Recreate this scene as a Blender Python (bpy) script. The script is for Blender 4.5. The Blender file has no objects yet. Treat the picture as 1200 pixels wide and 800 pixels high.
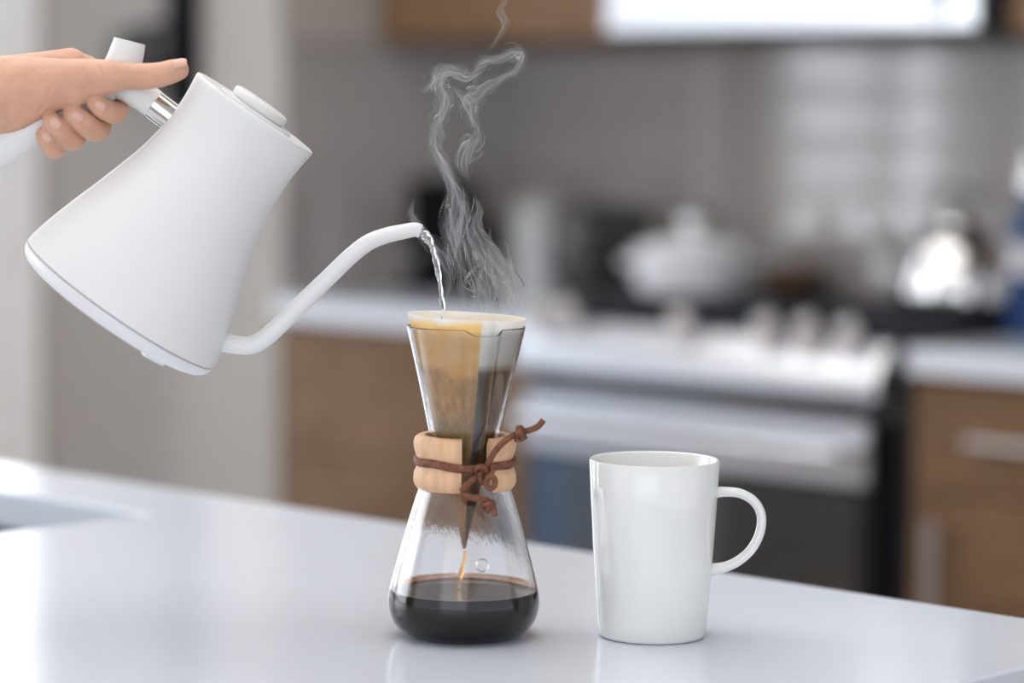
import bpy, bmesh, math, random
from math import sin, cos, pi, radians, sqrt, atan2
from mathutils import Vector, Matrix, noise
random.seed(7)
SC = bpy.context.scene
COL = SC.collection

# ---------------------------------------------------------------- camera, world, light, exposure
FPX = 3300.0
YAW, PITCH, ROLL = radians(43), radians(4.69), radians(0.6)
CAMLOC = Vector((0, 0, 1.272))
cd = bpy.data.cameras.new('camera')
cam = bpy.data.objects.new('camera', cd); COL.objects.link(cam)
cd.sensor_width = 36.0; cd.lens = FPX / 1200 * 36
cam.matrix_world = Matrix.Translation(CAMLOC) @ Matrix.Rotation(YAW, 4, 'Z') @ Matrix.Rotation(pi/2 - PITCH, 4, 'X') @ Matrix.Rotation(ROLL, 4, 'Z')
cd.clip_start = 0.05; cd.clip_end = 200
cd.dof.use_dof = True; cd.dof.focus_distance = 1.885; cd.dof.aperture_fstop = 2.6
SC.camera = cam
CM = cam.matrix_world.copy()
RIGHT = Vector((cos(YAW), sin(YAW), 0)); FWD = Vector((-sin(YAW), cos(YAW), 0)); UP = Vector((0, 0, 1))

w = bpy.data.worlds.new('daylight'); SC.world = w; w.use_nodes = True
wn = w.node_tree; bg = wn.nodes['Background']
tc = wn.nodes.new('ShaderNodeTexCoord'); sp = wn.nodes.new('ShaderNodeSeparateXYZ'); rp = wn.nodes.new('ShaderNodeValToRGB')
wn.links.new(tc.outputs['Generated'], sp.inputs[0]); wn.links.new(sp.outputs['Z'], rp.inputs[0])
rp.color_ramp.elements[0].position = 0.0; rp.color_ramp.elements[0].color = (0.90, 0.94, 1.0, 1)
rp.color_ramp.elements[1].position = 0.7; rp.color_ramp.elements[1].color = (0.62, 0.76, 1.0, 1)
wn.links.new(rp.outputs[0], bg.inputs[0]); bg.inputs[1].default_value = 1.4

def area(name, loc, target, sx, sy, power, color=(1, 1, 1)):
    l = bpy.data.lights.new(name, 'AREA'); l.shape = 'RECTANGLE'; l.size = sx; l.size_y = sy; l.energy = power; l.color = color
    o = bpy.data.objects.new(name, l); COL.objects.link(o); o.location = loc
    o.rotation_euler = (Vector(target) - Vector(loc)).to_track_quat('-Z', 'Y').to_euler()
    return o
# daylight entering through the glazed left wall and through the big opening behind the camera
area('window_daylight', (-4.48, 0.3, 1.55), (-1.6, 1.3, 1.0), 2.2, 1.6, 45, (0.90, 0.95, 1.0))
area('corner_daylight', (-4.52, 3.02, 1.2), (-1.4, 1.3, 1.1), 0.66, 2.0, 10, (0.88, 0.94, 1.0))
area('terrace_daylight', (-4.80, 1.84, 1.45), (-3, 1.84, 1.45), 0.9, 1.3, 12, (0.86, 0.93, 1.0))
area('patio_daylight', (0.6, -2.2, 1.9), (-2.2, 2.4, 1.0), 3.0, 1.8, 22, (0.96, 0.98, 1.0))
area('overhead_fill', (-1.9, 1.2, 2.58), (-1.9, 1.2, 0), 2.4, 1.4, 24, (1, 0.98, 0.95))  # added fill under the ceiling, no fixture there; lifts the island top
area('overhead_fill', (-3.0, 2.7, 2.58), (-3.0, 2.9, 0), 2.4, 1.0, 21, (1, 0.98, 0.95))  # second added fill, brightens the range and cabinets
SC.view_settings.view_transform = 'Standard'; SC.view_settings.look = 'None'
SC.view_settings.exposure = 0.10; SC.view_settings.gamma = 1.0
cy = SC.cycles
cy.max_bounces = 16; cy.transmission_bounces = 14; cy.glossy_bounces = 8; cy.diffuse_bounces = 4; cy.transparent_max_bounces = 16; cy.volume_bounces = 1
cy.use_denoising = True; cy.sample_clamp_indirect = 20.0

# ---------------------------------------------------------------- helpers
def ray(px, py):
    d = CM.to_3x3() @ Vector(((px - 600) / FPX, (400 - py) / FPX, -1))
    return d
def at_depth(px, py, d):                    # point on the vertical plane at horizontal distance d, facing the camera
    r = ray(px, py); return CAMLOC + r * (d / r.dot(FWD))
def at_z(px, py, z):
    r = ray(px, py); return CAMLOC + r * ((z - CAMLOC.z) / r.z)
def at_y(px, py, Y):
    r = ray(px, py); return CAMLOC + r * (Y / r.y)

def mat(name, color, rough=0.5, metal=0.0, spec=0.5, trans=0.0, ior=1.45, sss=0.0, vary=0.04, vscale=20.0, bump=0.0, bscale=200.0, coat=0.0, stretch=(1, 1, 1)):
    m = bpy.data.materials.new(name); m.use_nodes = True
    nt = m.node_tree; b = nt.nodes['Principled BSDF']
    co = nt.nodes.new('ShaderNodeTexCoord'); mp = nt.nodes.new('ShaderNodeMapping'); mp.inputs['Scale'].default_value = stretch
    nt.links.new(co.outputs['Object'], mp.inputs[0])
    nz = nt.nodes.new('ShaderNodeTexNoise'); nz.inputs['Scale'].default_value = vscale; nz.inputs['Detail'].default_value = 4
    nt.links.new(mp.outputs[0], nz.inputs['Vector'])
    r = nt.nodes.new('ShaderNodeValToRGB')
    c = Vector(color[:3])
    r.color_ramp.elements[0].position = 0.3; r.color_ramp.elements[1].position = 0.7
    r.color_ramp.elements[0].color = (*(c * (1 - vary)), 1); r.color_ramp.elements[1].color = (*[min(1, x * (1 + vary)) for x in c], 1)
    nt.links.new(nz.outputs['Fac'], r.inputs[0]); nt.links.new(r.outputs[0], b.inputs['Base Color'])
    b.inputs['Roughness'].default_value = rough; b.inputs['Metallic'].default_value = metal
    b.inputs['Specular IOR Level'].default_value = spec; b.inputs['IOR'].default_value = ior
    b.inputs['Transmission Weight'].default_value = trans; b.inputs['Coat Weight'].default_value = coat
    if sss: b.inputs['Subsurface Weight'].default_value = sss; b.inputs['Subsurface Radius'].default_value = (0.012, 0.005, 0.003); b.inputs['Subsurface Scale'].default_value = 0.5
    if bump:
        n2 = nt.nodes.new('ShaderNodeTexNoise'); n2.inputs['Scale'].default_value = bscale; n2.inputs['Detail'].default_value = 5
        nt.links.new(mp.outputs[0], n2.inputs['Vector'])
        bp = nt.nodes.new('ShaderNodeBump'); bp.inputs['Strength'].default_value = bump; bp.inputs['Distance'].default_value = 0.002
        nt.links.new(n2.outputs['Fac'], bp.inputs['Height']); nt.links.new(bp.outputs[0], b.inputs['Normal'])
    return m

def empty(name, label, cat, loc, group=None, basis=None):
    o = bpy.data.objects.new(name, None); COL.objects.link(o); o.empty_display_size = 0.05
    M = Matrix.Translation(loc)
    if basis is not None: M = M @ basis.to_4x4()
    o.matrix_world = M; o['label'] = label; o['category'] = cat
    if group: o['group'] = group
    bpy.context.view_layer.update()
    return o
def wm(o):                                   # world matrix without relying on the depsgraph
    return wm(o.parent) @ o.matrix_basis if o.parent else o.matrix_basis.copy()
def obj(name, vf, m, parent=None, loc=None, smooth=False, basis=None, label=None):
    """vf = (verts in world space, faces); one mesh object, origin at the parent or at loc"""
    V, F = vf
    me = bpy.data.meshes.new(name); o = bpy.data.objects.new(name, me); COL.objects.link(o)
    if parent is not None:
        o.parent = parent
        if loc is not None: o.matrix_basis = wm(parent).inverted() @ Matrix.Translation(loc)
    else:
        M = Matrix.Translation(loc if loc is not None else (0, 0, 0))
        if basis is not None: M = M @ basis.to_4x4()
        o.matrix_basis = M
    inv = wm(o).inverted()
    me.from_pydata([inv @ Vector(v) for v in V], [], F)
    me.validate(); bm = bmesh.new(); bm.from_mesh(me); bmesh.ops.recalc_face_normals(bm, faces=bm.faces); bm.to_mesh(me); bm.free()
    if smooth: me.shade_smooth()
    if isinstance(smooth, float):
        me.set_sharp_from_angle(angle=smooth)
    if m: me.materials.append(m)
    if label: o['label'] = label
    return o
def tag(o, label, cat, group=None, kind=None):
    o['label'] = label; o['category'] = cat
    if group: o['group'] = group
    if kind: o['kind'] = kind
    return o
def struct(name, vf, m, loc=None, smooth=False):
    o = obj(name, vf, m, loc=loc, smooth=smooth); o['kind'] = 'structure'; return o

def join(*vfs):
    V, F = [], []
    for v, f in vfs:
        n = len(V); V += list(v); F += [tuple(i + n for i in q) for q in f]
    return V, F
def xf(vf, M): return [M @ Vector(v) for v in vf[0]], vf[1]
def box(x0, x1, y0, y1, z0, z1, bev=0.0, seg=2):
    bm = bmesh.new(); bmesh.ops.create_cube(bm, size=1)
    for v in bm.verts: v.co = Vector(((x0 + x1) / 2 + v.co.x * (x1 - x0), (y0 + y1) / 2 + v.co.y * (y1 - y0), (z0 + z1) / 2 + v.co.z * (z1 - z0)))
    if bev: bmesh.ops.bevel(bm, geom=bm.edges[:], offset=bev, segments=seg, profile=0.5, affect='EDGES')
    bm.verts.ensure_lookup_table()
    r = [v.co.copy() for v in bm.verts], [tuple(v.index for v in f.verts) for f in bm.faces]
    bm.free(); return r
def lathe(prof, n=64, M=None, closed=False, f=None):
    """prof: (r, z) list; r==0 ends become poles. f(r,z,theta)->(r,z) deforms"""
    V, F, rings = [], [], []
    for r, z in prof:
        if r <= 1e-9: V.append(Vector((0, 0, z))); rings.append([len(V) - 1]); continue
        ring = []
        for k in range(n):
            t = 2 * pi * k / n; rr, zz = (f(r, z, t) if f else (r, z))
            ring.append(len(V)); V.append(Vector((rr * cos(t), rr * sin(t), zz)))
        rings.append(ring)
    pairs = list(zip(rings, rings[1:])) + ([(rings[-1], rings[0])] if closed else [])
    for a, b in pairs:
        for k in range(n):
            k2 = (k + 1) % n
            if len(a) == 1 and len(b) == 1: continue
            if len(a) == 1: F.append((a[0], b[k], b[k2]))
            elif len(b) == 1: F.append((a[k], b[0], a[k2]))
            else: F.append((a[k], a[k2], b[k2], b[k]))
    if M is not None: V = [M @ v for v in V]
    return V, F
def smoothpath(P, n):
    P = [Vector(p) for p in P]; out = []
    Q = [P[0] * 2 - P[1]] + P + [P[-1] * 2 - P[-2]]
    for i in range(1, len(Q) - 2):
        for k in range(n):
            t = k / n; a, b, c, d = Q[i-1], Q[i], Q[i+1], Q[i+2]
            out.append(0.5 * ((2*b) + (c-a)*t + (2*a-5*b+4*c-d)*t*t + (3*b-a-3*c+d)*t**3))
    out.append(P[-1]); return out
def tube(P, R, n=16, sub=6, closed=False, flat=None, nrm=None, cap=True):
    """R: radius or list per control point; flat=(a,b) scales along (nrm, binormal)"""
    if not isinstance(R, (list, tuple)): R = [R] * len(P)
    P4 = [Vector((*p, r)) for p, r in zip(P, R)]
    if closed:
        P4 = P4 + [P4[0]]
    S = smoothpath(P4, sub) if sub > 1 else P4
    if closed: S = S[:-1]
    C = [Vector(s[:3]) for s in S]; V, F, rings = [], [], []
    N = None
    for i, c in enumerate(C):
        t = (C[(i+1) % len(C)] - C[i-1]) if closed else (C[min(i+1, len(C)-1)] - C[max(i-1, 0)])
        t.normalize()
        if nrm is not None: N = Vector(nrm) - t * Vector(nrm).dot(t)
        elif N is None:
            N = t.orthogonal()
        else: N = N - t * N.dot(t)
        N = N.normalized(); B = t.cross(N); r = S[i][3]; fa, fb = flat or (1, 1); ring = []
        for k in range(n):
            a = 2 * pi * k / n; ring.append(len(V)); V.append(c + N * (cos(a) * r * fa) + B * (sin(a) * r * fb))
        rings.append(ring)
    pr = list(zip(rings, rings[1:])) + ([(rings[-1], rings[0])] if closed else [])
    for a, b in pr:
        for k in range(n): F.append((a[k], a[(k+1) % n], b[(k+1) % n], b[k]))
    if cap and not closed: F.append(tuple(reversed(rings[0]))); F.append(tuple(rings[-1]))
    return V, F
def cyl(p0, p1, r0, r1=None, n=32, bev=0.0):
    r1 = r0 if r1 is None else r1; p0, p1 = Vector(p0), Vector(p1); L = (p1 - p0).length
    M = Matrix.Translation(p0) @ (p1 - p0).to_track_quat('Z', 'Y').to_matrix().to_4x4()
    pr = [(0, 0), (r0 - bev, 0)] + ([(r0, bev)] if bev else []) + ([(r1, L - bev)] if bev else [(r1, L)]) + ([(r1 - bev, L)] if bev else []) + [(0, L)]
    return lathe(pr, n, M)
def ellipsoid(c, rx, ry, rz, B=None, n=16, m=10):
    B = B or Matrix.Identity(3)
    pr = [(sin(pi * i / m), -cos(pi * i / m)) for i in range(m + 1)]; pr[0] = (0, -1); pr[-1] = (0, 1)
    M = Matrix.Translation(c) @ B.to_4x4() @ Matrix.Diagonal((rx, ry, rz, 1))
    return lathe(pr, n, M)

# ---------------------------------------------------------------- materials
M = {}
M['quartz'] = mat('white_quartz', (0.66, 0.70, 0.77), 0.15, spec=0.35, vary=0.015, vscale=8)
M['wall'] = mat('greige_wall_paint', (0.37, 0.34, 0.315), 0.85, vary=0.02, vscale=6, bump=0.05)
M['ceiling'] = mat('ceiling_paint', (0.8, 0.8, 0.79), 0.9)
M['tile'] = mat('grey_glazed_tile', (0.31, 0.28, 0.265), 0.09, ior=2.1, vary=0.03, vscale=5)
M['trim'] = mat('white_trim_paint', (0.92, 0.93, 0.94), 0.5)
M['floor'] = mat('oak_floor', (0.36, 0.25, 0.17), 0.45, vary=0.2, vscale=6, stretch=(1, 8, 1))
M['cab'] = mat('walnut_laminate', (0.165, 0.092, 0.047), 0.5, spec=0.3, vary=0.28, vscale=7, stretch=(1, 1, 9), bump=0.08, bscale=40)
M['steel'] = mat('brushed_stainless', (0.62, 0.63, 0.66), 0.30, 1.0, vary=0.03, stretch=(1, 1, 40))
M['chrome'] = mat('polished_chrome', (0.68, 0.67, 0.66), 0.08, 1.0, vary=0.02)
M['nickel'] = mat('satin_nickel', (0.42, 0.40, 0.40), 0.35, 1.0, vary=0.02)
M['black'] = mat('black_enamel', (0.012, 0.013, 0.016), 0.25, vary=0.1)
M['iron'] = mat('cast_iron', (0.02, 0.022, 0.028), 0.55, vary=0.2, bump=0.2)
M['blackglass'] = mat('black_oven_glass', (0.008, 0.013, 0.018), 0.06, ior=2.2, vary=0.1)
M['kettle'] = mat('matte_white_powder_coat', (0.72, 0.72, 0.72), 0.42, vary=0.008, bump=0.03, bscale=900)
M['mug'] = mat('glazed_white_china', (0.77, 0.77, 0.755), 0.12, vary=0.006, coat=0.3)
M['glassy'] = mat('clear_glass', (1, 1, 1), 0.0, trans=1.0, ior=1.47, vary=0.0)
M['water'] = mat('clear_water', (0.97, 1, 1), 0.0, trans=1.0, ior=1.33, vary=0.0)
M['whitepot'] = mat('white_enamel', (0.92, 0.93, 0.95), 0.2)
M['matte_black'] = mat('matte_black_plastic', (0.006, 0.006, 0.007), 0.6, spec=0.1)
M['leather'] = mat('brown_leather', (0.17, 0.058, 0.026), 0.6, vary=0.45, vscale=260, bump=0.5, bscale=600)

# ---------------------------------------------------------------- the setting: kitchen shell
YF, YB, X0, XL = 3.544, 4.150, -3.903, -4.62      # cabinet front plane, back wall, side of the cooking recess, left wall
CT = 0.92                                          # counter height
struct('floor', box(-4.8, 3.0, -3.0, 4.4, -0.05, 0.0), M['floor'], (0, 0, 0))
struct('ceiling', box(-4.8, 3.0, -3.0, 4.4, 2.6, 2.7), M['ceiling'], (0, 0, 2.6))
struct('wall_back', box(X0 - 0.02, 3.0, YB + 0.012, YB + 0.15, 0, 2.6), M['wall'], (0, YB + 0.012, 0))
struct('wall_front_of_recess', box(XL, X0, YF, YB + 0.012, 0, 2.6, 0.004), M['wall'], (X0, YF, 0))
# left wall with two openings (a wide glass door and a narrow window by the corner), plus an unseen window added for more light
ops = [(-1.2, 1.0, 0.9, 2.15), (1.38, 2.30, 0.04, 2.10), (2.66, 3.40, 0.04, 2.30)]
def pierced(x0, x1, y0, y1, z0, z1, ops):
    parts, y = [], y0
    for a, b, c, d in ops:
        parts.append(box(x0, x1, y, a, z0, z1)); parts.append(box(x0, x1, a, b, z0, c)); parts.append(box(x0, x1, a, b, d, z1)); y = b
    parts.append(box(x0, x1, y, y1, z0, z1)); return join(*parts)
struct('wall_left', pierced(XL - 0.14, XL, -3.0, YB, 0, 2.6, ops), M['wall'], (XL, 0, 0))
for i, (a, b, c, d) in enumerate(ops):
    nm = ['added_window_1', 'door_1', 'door_2'][i]
    fr = join(box(XL - 0.10, XL + 0.012, a - 0.06, a + 0.03, max(0.001, c - 0.06), d + 0.06, 0.003), box(XL - 0.10, XL + 0.012, b - 0.03, b + (0.135 if i == 2 else 0.06), max(0.001, c - 0.06), d + 0.06, 0.003),
              box(XL - 0.10, XL + 0.012, a + 0.03, b - 0.03, d - 0.03, d + 0.06, 0.003), box(XL - 0.10, XL + 0.012, a + 0.03, b - 0.03, max(0.001, c - 0.06), c + 0.03, 0.003))
    f = struct(nm, fr, M['trim'], (XL, (a + b) / 2, c))
    obj('pane', box(XL - 0.062, XL - 0.056, a + 0.03, b - 0.03, c + 0.03, d - 0.03), M['glassy'], f)
    if i == 1:
        obj('mullion', box(XL - 0.075, XL - 0.04, 1.74, 1.80, c + 0.03, d - 0.03, 0.003), M['trim'], f)
        for z in range(10):
            obj('slat', box(XL - 0.030, XL - 0.024, a + 0.03, b - 0.03, 0.74 + 0.14 * z, 0.795 + 0.14 * z, 0.001, 1), M['wall'], f)
# terrace outside the left wall; unseen pool added so the oven glass reflects blue
struct('terrace', box(-5.5, XL - 0.14, -3.0, 8.0, -0.12, -0.02), mat('pale_concrete', (0.6, 0.6, 0.58), 0.8), (-7, 0, -0.1))
struct('pool', box(-14.0, -5.5, -3.0, 8.0, -0.3, -0.06), mat('reflected_blue', (0.09, 0.32, 0.60), 0.3), (-11, 0, -0.1))
# backsplash panels
bs = struct('backsplash', box(X0, 1.4, YB + 0.006, YB + 0.012, CT, 1.40), mat('grout', (0.3, 0.28, 0.27), 0.8), (X0, YB, CT))
xs = X0 + 0.002
while xs < 1.3:
    for k, (za, zb) in enumerate(((CT + 0.002, 1.158), (1.160, 1.398))):
        obj('tile', box(xs + 0.001, xs + 0.480, YB, YB + 0.006, za, zb, 0.0008, 1), M['tile'], bs)
    xs += 0.4825
for (za, zb) in ((CT + 0.002, 1.158), (1.160, 1.398)):
    obj('tile', box(X0 + 0.0002, X0 + 0.006, YF + 0.004, YB - 0.001, za, zb, 0.0008, 1), M['tile'], bs)
struct('baseboard_left', box(XL + 0.002, XL + 0.016, 2.32, 2.58, 0, 0.1, 0.002), M['trim'], (XL, 2.4, 0))
struct('baseboard_recess', box(XL + 0.02, X0 - 0.01, YF - 0.014, YF - 0.001, 0, 0.1, 0.002), M['trim'], (X0, YF, 0))

# ---------------------------------------------------------------- island with sink
IX0, IX1, IY0, IY1 = -3.6, -0.975, 0.60, 1.680
sc_ = at_z(176, 602, CT)                        # far right corner of the sink cut-out
sx1, sy1 = sc_.x, sc_.y; sx0, sy0 = sx1 - 0.72, sy1 - 0.42
isl = empty('kitchen_island', 'kitchen island with a glossy white quartz top in the foreground', 'island', (-2.2, 1.1, 0))
top = join(box(IX0, sx0, IY0, IY1, CT - 0.032, CT), box(sx1, IX1, IY0, IY1, CT - 0.032, CT), box(sx0, sx1, IY0, sy0, CT - 0.032, CT), box(sx0, sx1, sy1, IY1, CT - 0.032, CT))
def weld_clean(vf):
    bm = bmesh.new(); vs = [bm.verts.new(v) for v in vf[0]]
    for f in vf[1]: bm.faces.new([vs[i] for i in f])
    bmesh.ops.remove_doubles(bm, verts=bm.verts, dist=1e-5)
    seen = {}
    for f in bm.faces: seen.setdefault(tuple(round(c, 5) for c in f.calc_center_median()), []).append(f)
    bm.faces.ensure_lookup_table()
    bmesh.ops.delete(bm, geom=[f for l in seen.values() if len(l) > 1 for f in l], context='FACES')
    bmesh.ops.dissolve_limit(bm, angle_limit=0.01, verts=bm.verts, edges=bm.edges)
    bm.verts.index_update(); r = [v.co.copy() for v in bm.verts], [tuple(v.index for v in f.verts) for f in bm.faces]; bm.free(); return r
# ring-shaped slab split so that its inner and outer faces stay clean
def ringslab(ox0, ox1, oy0, oy1, ix0, ix1, iy0, iy1, z0, z1, b=0.002):
    V, F = [], []
    def loop(x0, x1, y0, y1, z): n = len(V); V.extend([Vector((x0, y0, z)), Vector((x1, y0, z)), Vector((x1, y1, z)), Vector((x0, y1, z))]); return [n, n+1, n+2, n+3]
    L = [loop(ox0, ox1, oy0, oy1, z0), loop(ox0, ox1, oy0, oy1, z1 - b), loop(ox0 + b, ox1 - b, oy0 + b, oy1 - b, z1),
         loop(ix0 - b, ix1 + b, iy0 - b, iy1 + b, z1), loop(ix0, ix1, iy0, iy1, z1 - b), loop(ix0, ix1, iy0, iy1, z0)]
    for a, c in zip(L, L[1:] + L[:1]):
        for k in range(4): F.append((a[k], a[(k+1) % 4], c[(k+1) % 4], c[k]))
    return V, F
obj('worktop', ringslab(IX0, IX1, IY0, IY1, sx0, sx1, sy0, sy1, CT - 0.034, CT), M['quartz'], isl)
obj('cabinet_body', join(box(IX0 + 0.03, sx0 - 0.03, IY0 + 0.25, IY1 - 0.04, 0.1, CT - 0.0345), box(sx1 + 0.03, IX1 - 0.04, IY0 + 0.25, IY1 - 0.04, 0.1, CT - 0.0345), box(sx0 - 0.03, sx1 + 0.03, IY1 - 0.06, IY1 - 0.04, 0.1, CT - 0.0345)), M['cab'], isl)
obj('end_panel', box(IX1 - 0.039, IX1 - 0.012, IY0 + 0.02, IY1 - 0.03, 0.0, CT - 0.0345, 0.001, 1), M['trim'], isl)
obj('plinth', box(IX0 + 0.08, IX1 - 0.08, IY0 + 0.32, IY1 - 0.1, 0.0, 0.1), M['black'], isl)
bas = obj('sink_basin', join(box(sx0 - 0.015, sx0 - 0.003, sy0 - 0.01, sy1 + 0.01, 0.70, CT - 0.035), box(sx1 + 0.003, sx1 + 0.015, sy0 - 0.01, sy1 + 0.01, 0.70, CT - 0.035),
     box(sx0 - 0.003, sx1 + 0.003, sy1 + 0.003, sy1 + 0.012, 0.70, CT - 0.035), box(sx0 - 0.003, sx1 + 0.003, sy0 - 0.012, sy0 - 0.003, 0.70, CT - 0.035), box(sx0 - 0.01, sx1 + 0.01, sy0 - 0.01, sy1 + 0.01, 0.69, 0.70)),
     mat('black_granite_sink', (0.012, 0.012, 0.012), 0.5), isl, label='black undermount sink basin')
obj('drain', cyl((sx0 + 0.36, sy0 + 0.2, 0.700), (sx0 + 0.36, sy0 + 0.2, 0.704), 0.045, bev=0.001), M['nickel'], bas)

# ---------------------------------------------------------------- back run: cabinets, worktops, range
RX0, RX1 = -3.262, -2.505
def bar_handle(name, p0, p1, off, r, m, parent):
    p0, p1 = Vector(p0), Vector(p1); d = (p1 - p0).normalized(); o = Vector(off)
    return obj(name, join(cyl(p0 + o, p1 + o, r, bev=r * 0.3), cyl(p0 + d * 0.02, p0 + d * 0.02 + o, r * 0.7), cyl(p1 - d * 0.02, p1 - d * 0.02 + o, r * 0.7)), m, parent, smooth=0.6)
def base_unit(x0, x1, kind, label):
    t = empty('base_cabinet', label, 'cabinet', ((x0 + x1) / 2, YF + 0.02, 0), 'walnut base cabinets on the back wall' )
    obj('body', box(x0 + 0.001, x1 - 0.001, YF + 0.022, YB - 0.002, 0.1, CT - 0.04), M['cab'], t)
    obj('plinth', box(x0 + 0.001, x1 - 0.001, YF + 0.08, YB - 0.01, 0.0, 0.1), M['black'], t)
    xa, xb = x0 + 0.002, x1 - 0.002
    if kind == 'drawers':
        for za, zb in ((0.11, 0.37), (0.374, 0.63), (0.634, 0.872)):
            d = obj('drawer', box(xa, xb, YF + 0.001, YF + 0.0215, za, zb, 0.0015, 1), M['cab'], t)
            bar_handle('handle', (xa + 0.25, YF, zb - 0.05), (xb - 0.25, YF, zb - 0.05), (0, -0.028, 0), 0.005, M['cab'] if x0 < -3.5 else M['nickel'], d)
    else:
        d = obj('drawer', box(xa, xb, YF + 0.001, YF + 0.0215, 0.705, 0.872, 0.0015, 1), M['cab'], t)
        bar_handle('handle', (xa + 0.11, YF, 0.785), (xb - 0.11, YF, 0.785), (0, -0.03, 0), 0.0075, M['nickel'], d)
        d = obj('door', box(xa, xb, YF + 0.001, YF + 0.0215, 0.11, 0.701, 0.0015, 1), M['cab'], t)
        bar_handle('handle', (xa + 0.055, YF, 0.42), (xa + 0.055, YF, 0.66), (0, -0.03, 0), 0.0095, M['nickel'], d)
    return t
base_unit(X0 + 0.008, RX0 - 0.006, 'drawers', 'walnut base cabinet of drawers left of the range')
base_unit(RX1 + 0.04, RX1 + 0.50, 'door', 'walnut base cabinet with drawer and door right of the range')
base_unit(RX1 + 0.502, RX1 + 1.0, 'door', 'next walnut base cabinet at the right picture edge')
def worktop(x0, x1, label):
    return tag(obj('worktop', box(x0, x1, YF - 0.02, YB - 0.001, CT - 0.039, CT, 0.002), M['quartz'], loc=((x0 + x1) / 2, YF, CT - 0.039)), label, 'worktop')
worktop(X0 + 0.007, RX0 - 0.004, 'white quartz worktop left of the range, under the black appliance')
worktop(RX1 + 0.038, RX1 + 1.4, 'white quartz worktop right of the range')

rg = empty('range', 'stainless slide-in gas range with black cooktop and big bar handle', 'range', ((RX0 + RX1) / 2, YF, 0))
obj('body', box(RX0, RX1 + 0.030, YF + 0.03, YB - 0.004, 0.02, 0.90), M['black'], rg)
obj('cooktop', box(RX0, RX1, YF + 0.012, YB - 0.004, 0.901, 0.922, 0.003), M['black'], rg)
# sloping control panel
xa, xb = RX0, RX1
prof = [(YF + 0.012, 0.921), (YF - 0.008, 0.918), (YF - 0.045, 0.868), (YF - 0.045, 0.838), (YF + 0.03, 0.838), (YF + 0.03, 0.90)]
V = [Vector((x, y, z)) for x in (xa, xb) for y, z in prof]; n = len(prof)
F = [tuple(range(n)), tuple(range(2 * n - 1, n - 1, -1))] + [(i, (i + 1) % n, n + (i + 1) % n, n + i) for i in range(n)]
cp = obj('control_panel', (V, F), M['steel'], rg)
for x in (RX0 + 0.045, RX0 + 0.105, (RX0 + RX1) / 2 - 0.02, RX1 - 0.225, RX1 - 0.145, RX1 - 0.065):
    b0 = Vector((x, YF - 0.015, 0.908)); ax = Vector((0, -0.45, 0.89))
    k = obj('knob', join(cyl(b0, b0 + ax * 0.010, 0.022, bev=0.002), cyl(b0 + ax * 0.010, b0 + ax * 0.052, 0.019, 0.017, bev=0.003)), mat('pale_knob', (0.75, 0.73, 0.75), 0.35, 0.5) if x == RX0 + 0.045 else bpy.data.materials['pale_knob'], rg, smooth=0.6)
    obj('pointer', box(x - 0.001, x + 0.001, b0.y + ax.y * 0.052 - 0.012, b0.y + ax.y * 0.052 + 0.004, b0.z + ax.z * 0.052, b0.z + ax.z * 0.052 + 0.002), M['black'], k)
dr = obj('oven_door', box(RX0 + 0.004, RX1 - 0.026, YF - 0.012, YF + 0.028, 0.20, 0.800, 0.004), M['black'], rg)
obj('door_rail', box(RX0 + 0.006, RX1 - 0.030, YF - 0.024, YF - 0.0125, 0.700, 0.798, 0.003), M['steel'], dr)
obj('oven_window', box(RX0 + 0.02, RX1 - 0.045, YF - 0.018, YF - 0.0125, 0.25, 0.690, 0.002), M['blackglass'], dr)
bar_handle('door_handle', (RX0 + 0.02, YF - 0.02, 0.752), (RX1 - 0.045, YF - 0.02, 0.752), (0, -0.045, 0), 0.016, M['steel'], dr)
obj('storage_drawer', box(RX0 + 0.004, RX1 - 0.026, YF - 0.012, YF + 0.028, 0.04, 0.190, 0.004), M['steel'], rg)
for cx in (RX0 + 0.13, (RX0 + RX1) / 2, RX1 - 0.13):
    for side in (0, 1):
        y0, y1 = (YF + 0.05, YF + 0.29) if side == 0 else (YF + 0.30, YF + 0.54)
        bars = [box(cx - 0.115, cx + 0.115, y, y + 0.010, 0.932, 0.946, 0.001, 1) for y in (y0, (y0 + y1) / 2, y1 - 0.01)] + [box(x - 0.005, x + 0.005, y0, y1, 0.932, 0.946, 0.001, 1) for x in (cx - 0.11, cx, cx + 0.11)]
        bars += [box(cx + a - 0.005, cx + a + 0.005, y, y + 0.01, 0.922, 0.933) for a in (-0.11, 0.11) for y in (y0, y1 - 0.01)]
        obj('grate', join(*bars), M['iron'], rg)
        obj('burner', cyl((cx, (y0 + y1) / 2, 0.9222), (cx, (y0 + y1) / 2, 0.930), 0.038, bev=0.002), M['iron'], rg)

# microwave and wall cabinets
mw = empty('microwave_hood', 'stainless over-the-range microwave above the cooktop', 'microwave', ((RX0 + RX1) / 2, 3.95, 1.395))
mx0, mx1 = RX0 - 0.035, RX1 + 0.0
obj('housing', box(mx0, mx1, YB - 0.355, YB - 0.001, 1.402, 1.83, 0.003), M['black'], mw)
obj('front_panel', box(mx0 + 0.002, mx1 - 0.012, YB - 0.385, YB - 0.356, 1.410, 1.83, 0.004), M['steel'], mw)
obj('window', box(mx0 + 0.05, mx1 - 0.22, YB - 0.389, YB - 0.3855, 1.50, 1.79, 0.001), M['blackglass'], mw)
bar_handle('handle', (mx1 - 0.09, YB - 0.385, 1.43), (mx1 - 0.09, YB - 0.385, 1.80), (0, -0.035, 0), 0.011, M['steel'], mw)
obj('vent', box(mx0 + 0.06, mx1 - 0.06, YB - 0.33, YB - 0.1, 1.398, 1.4015), M['iron'], mw)
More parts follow.
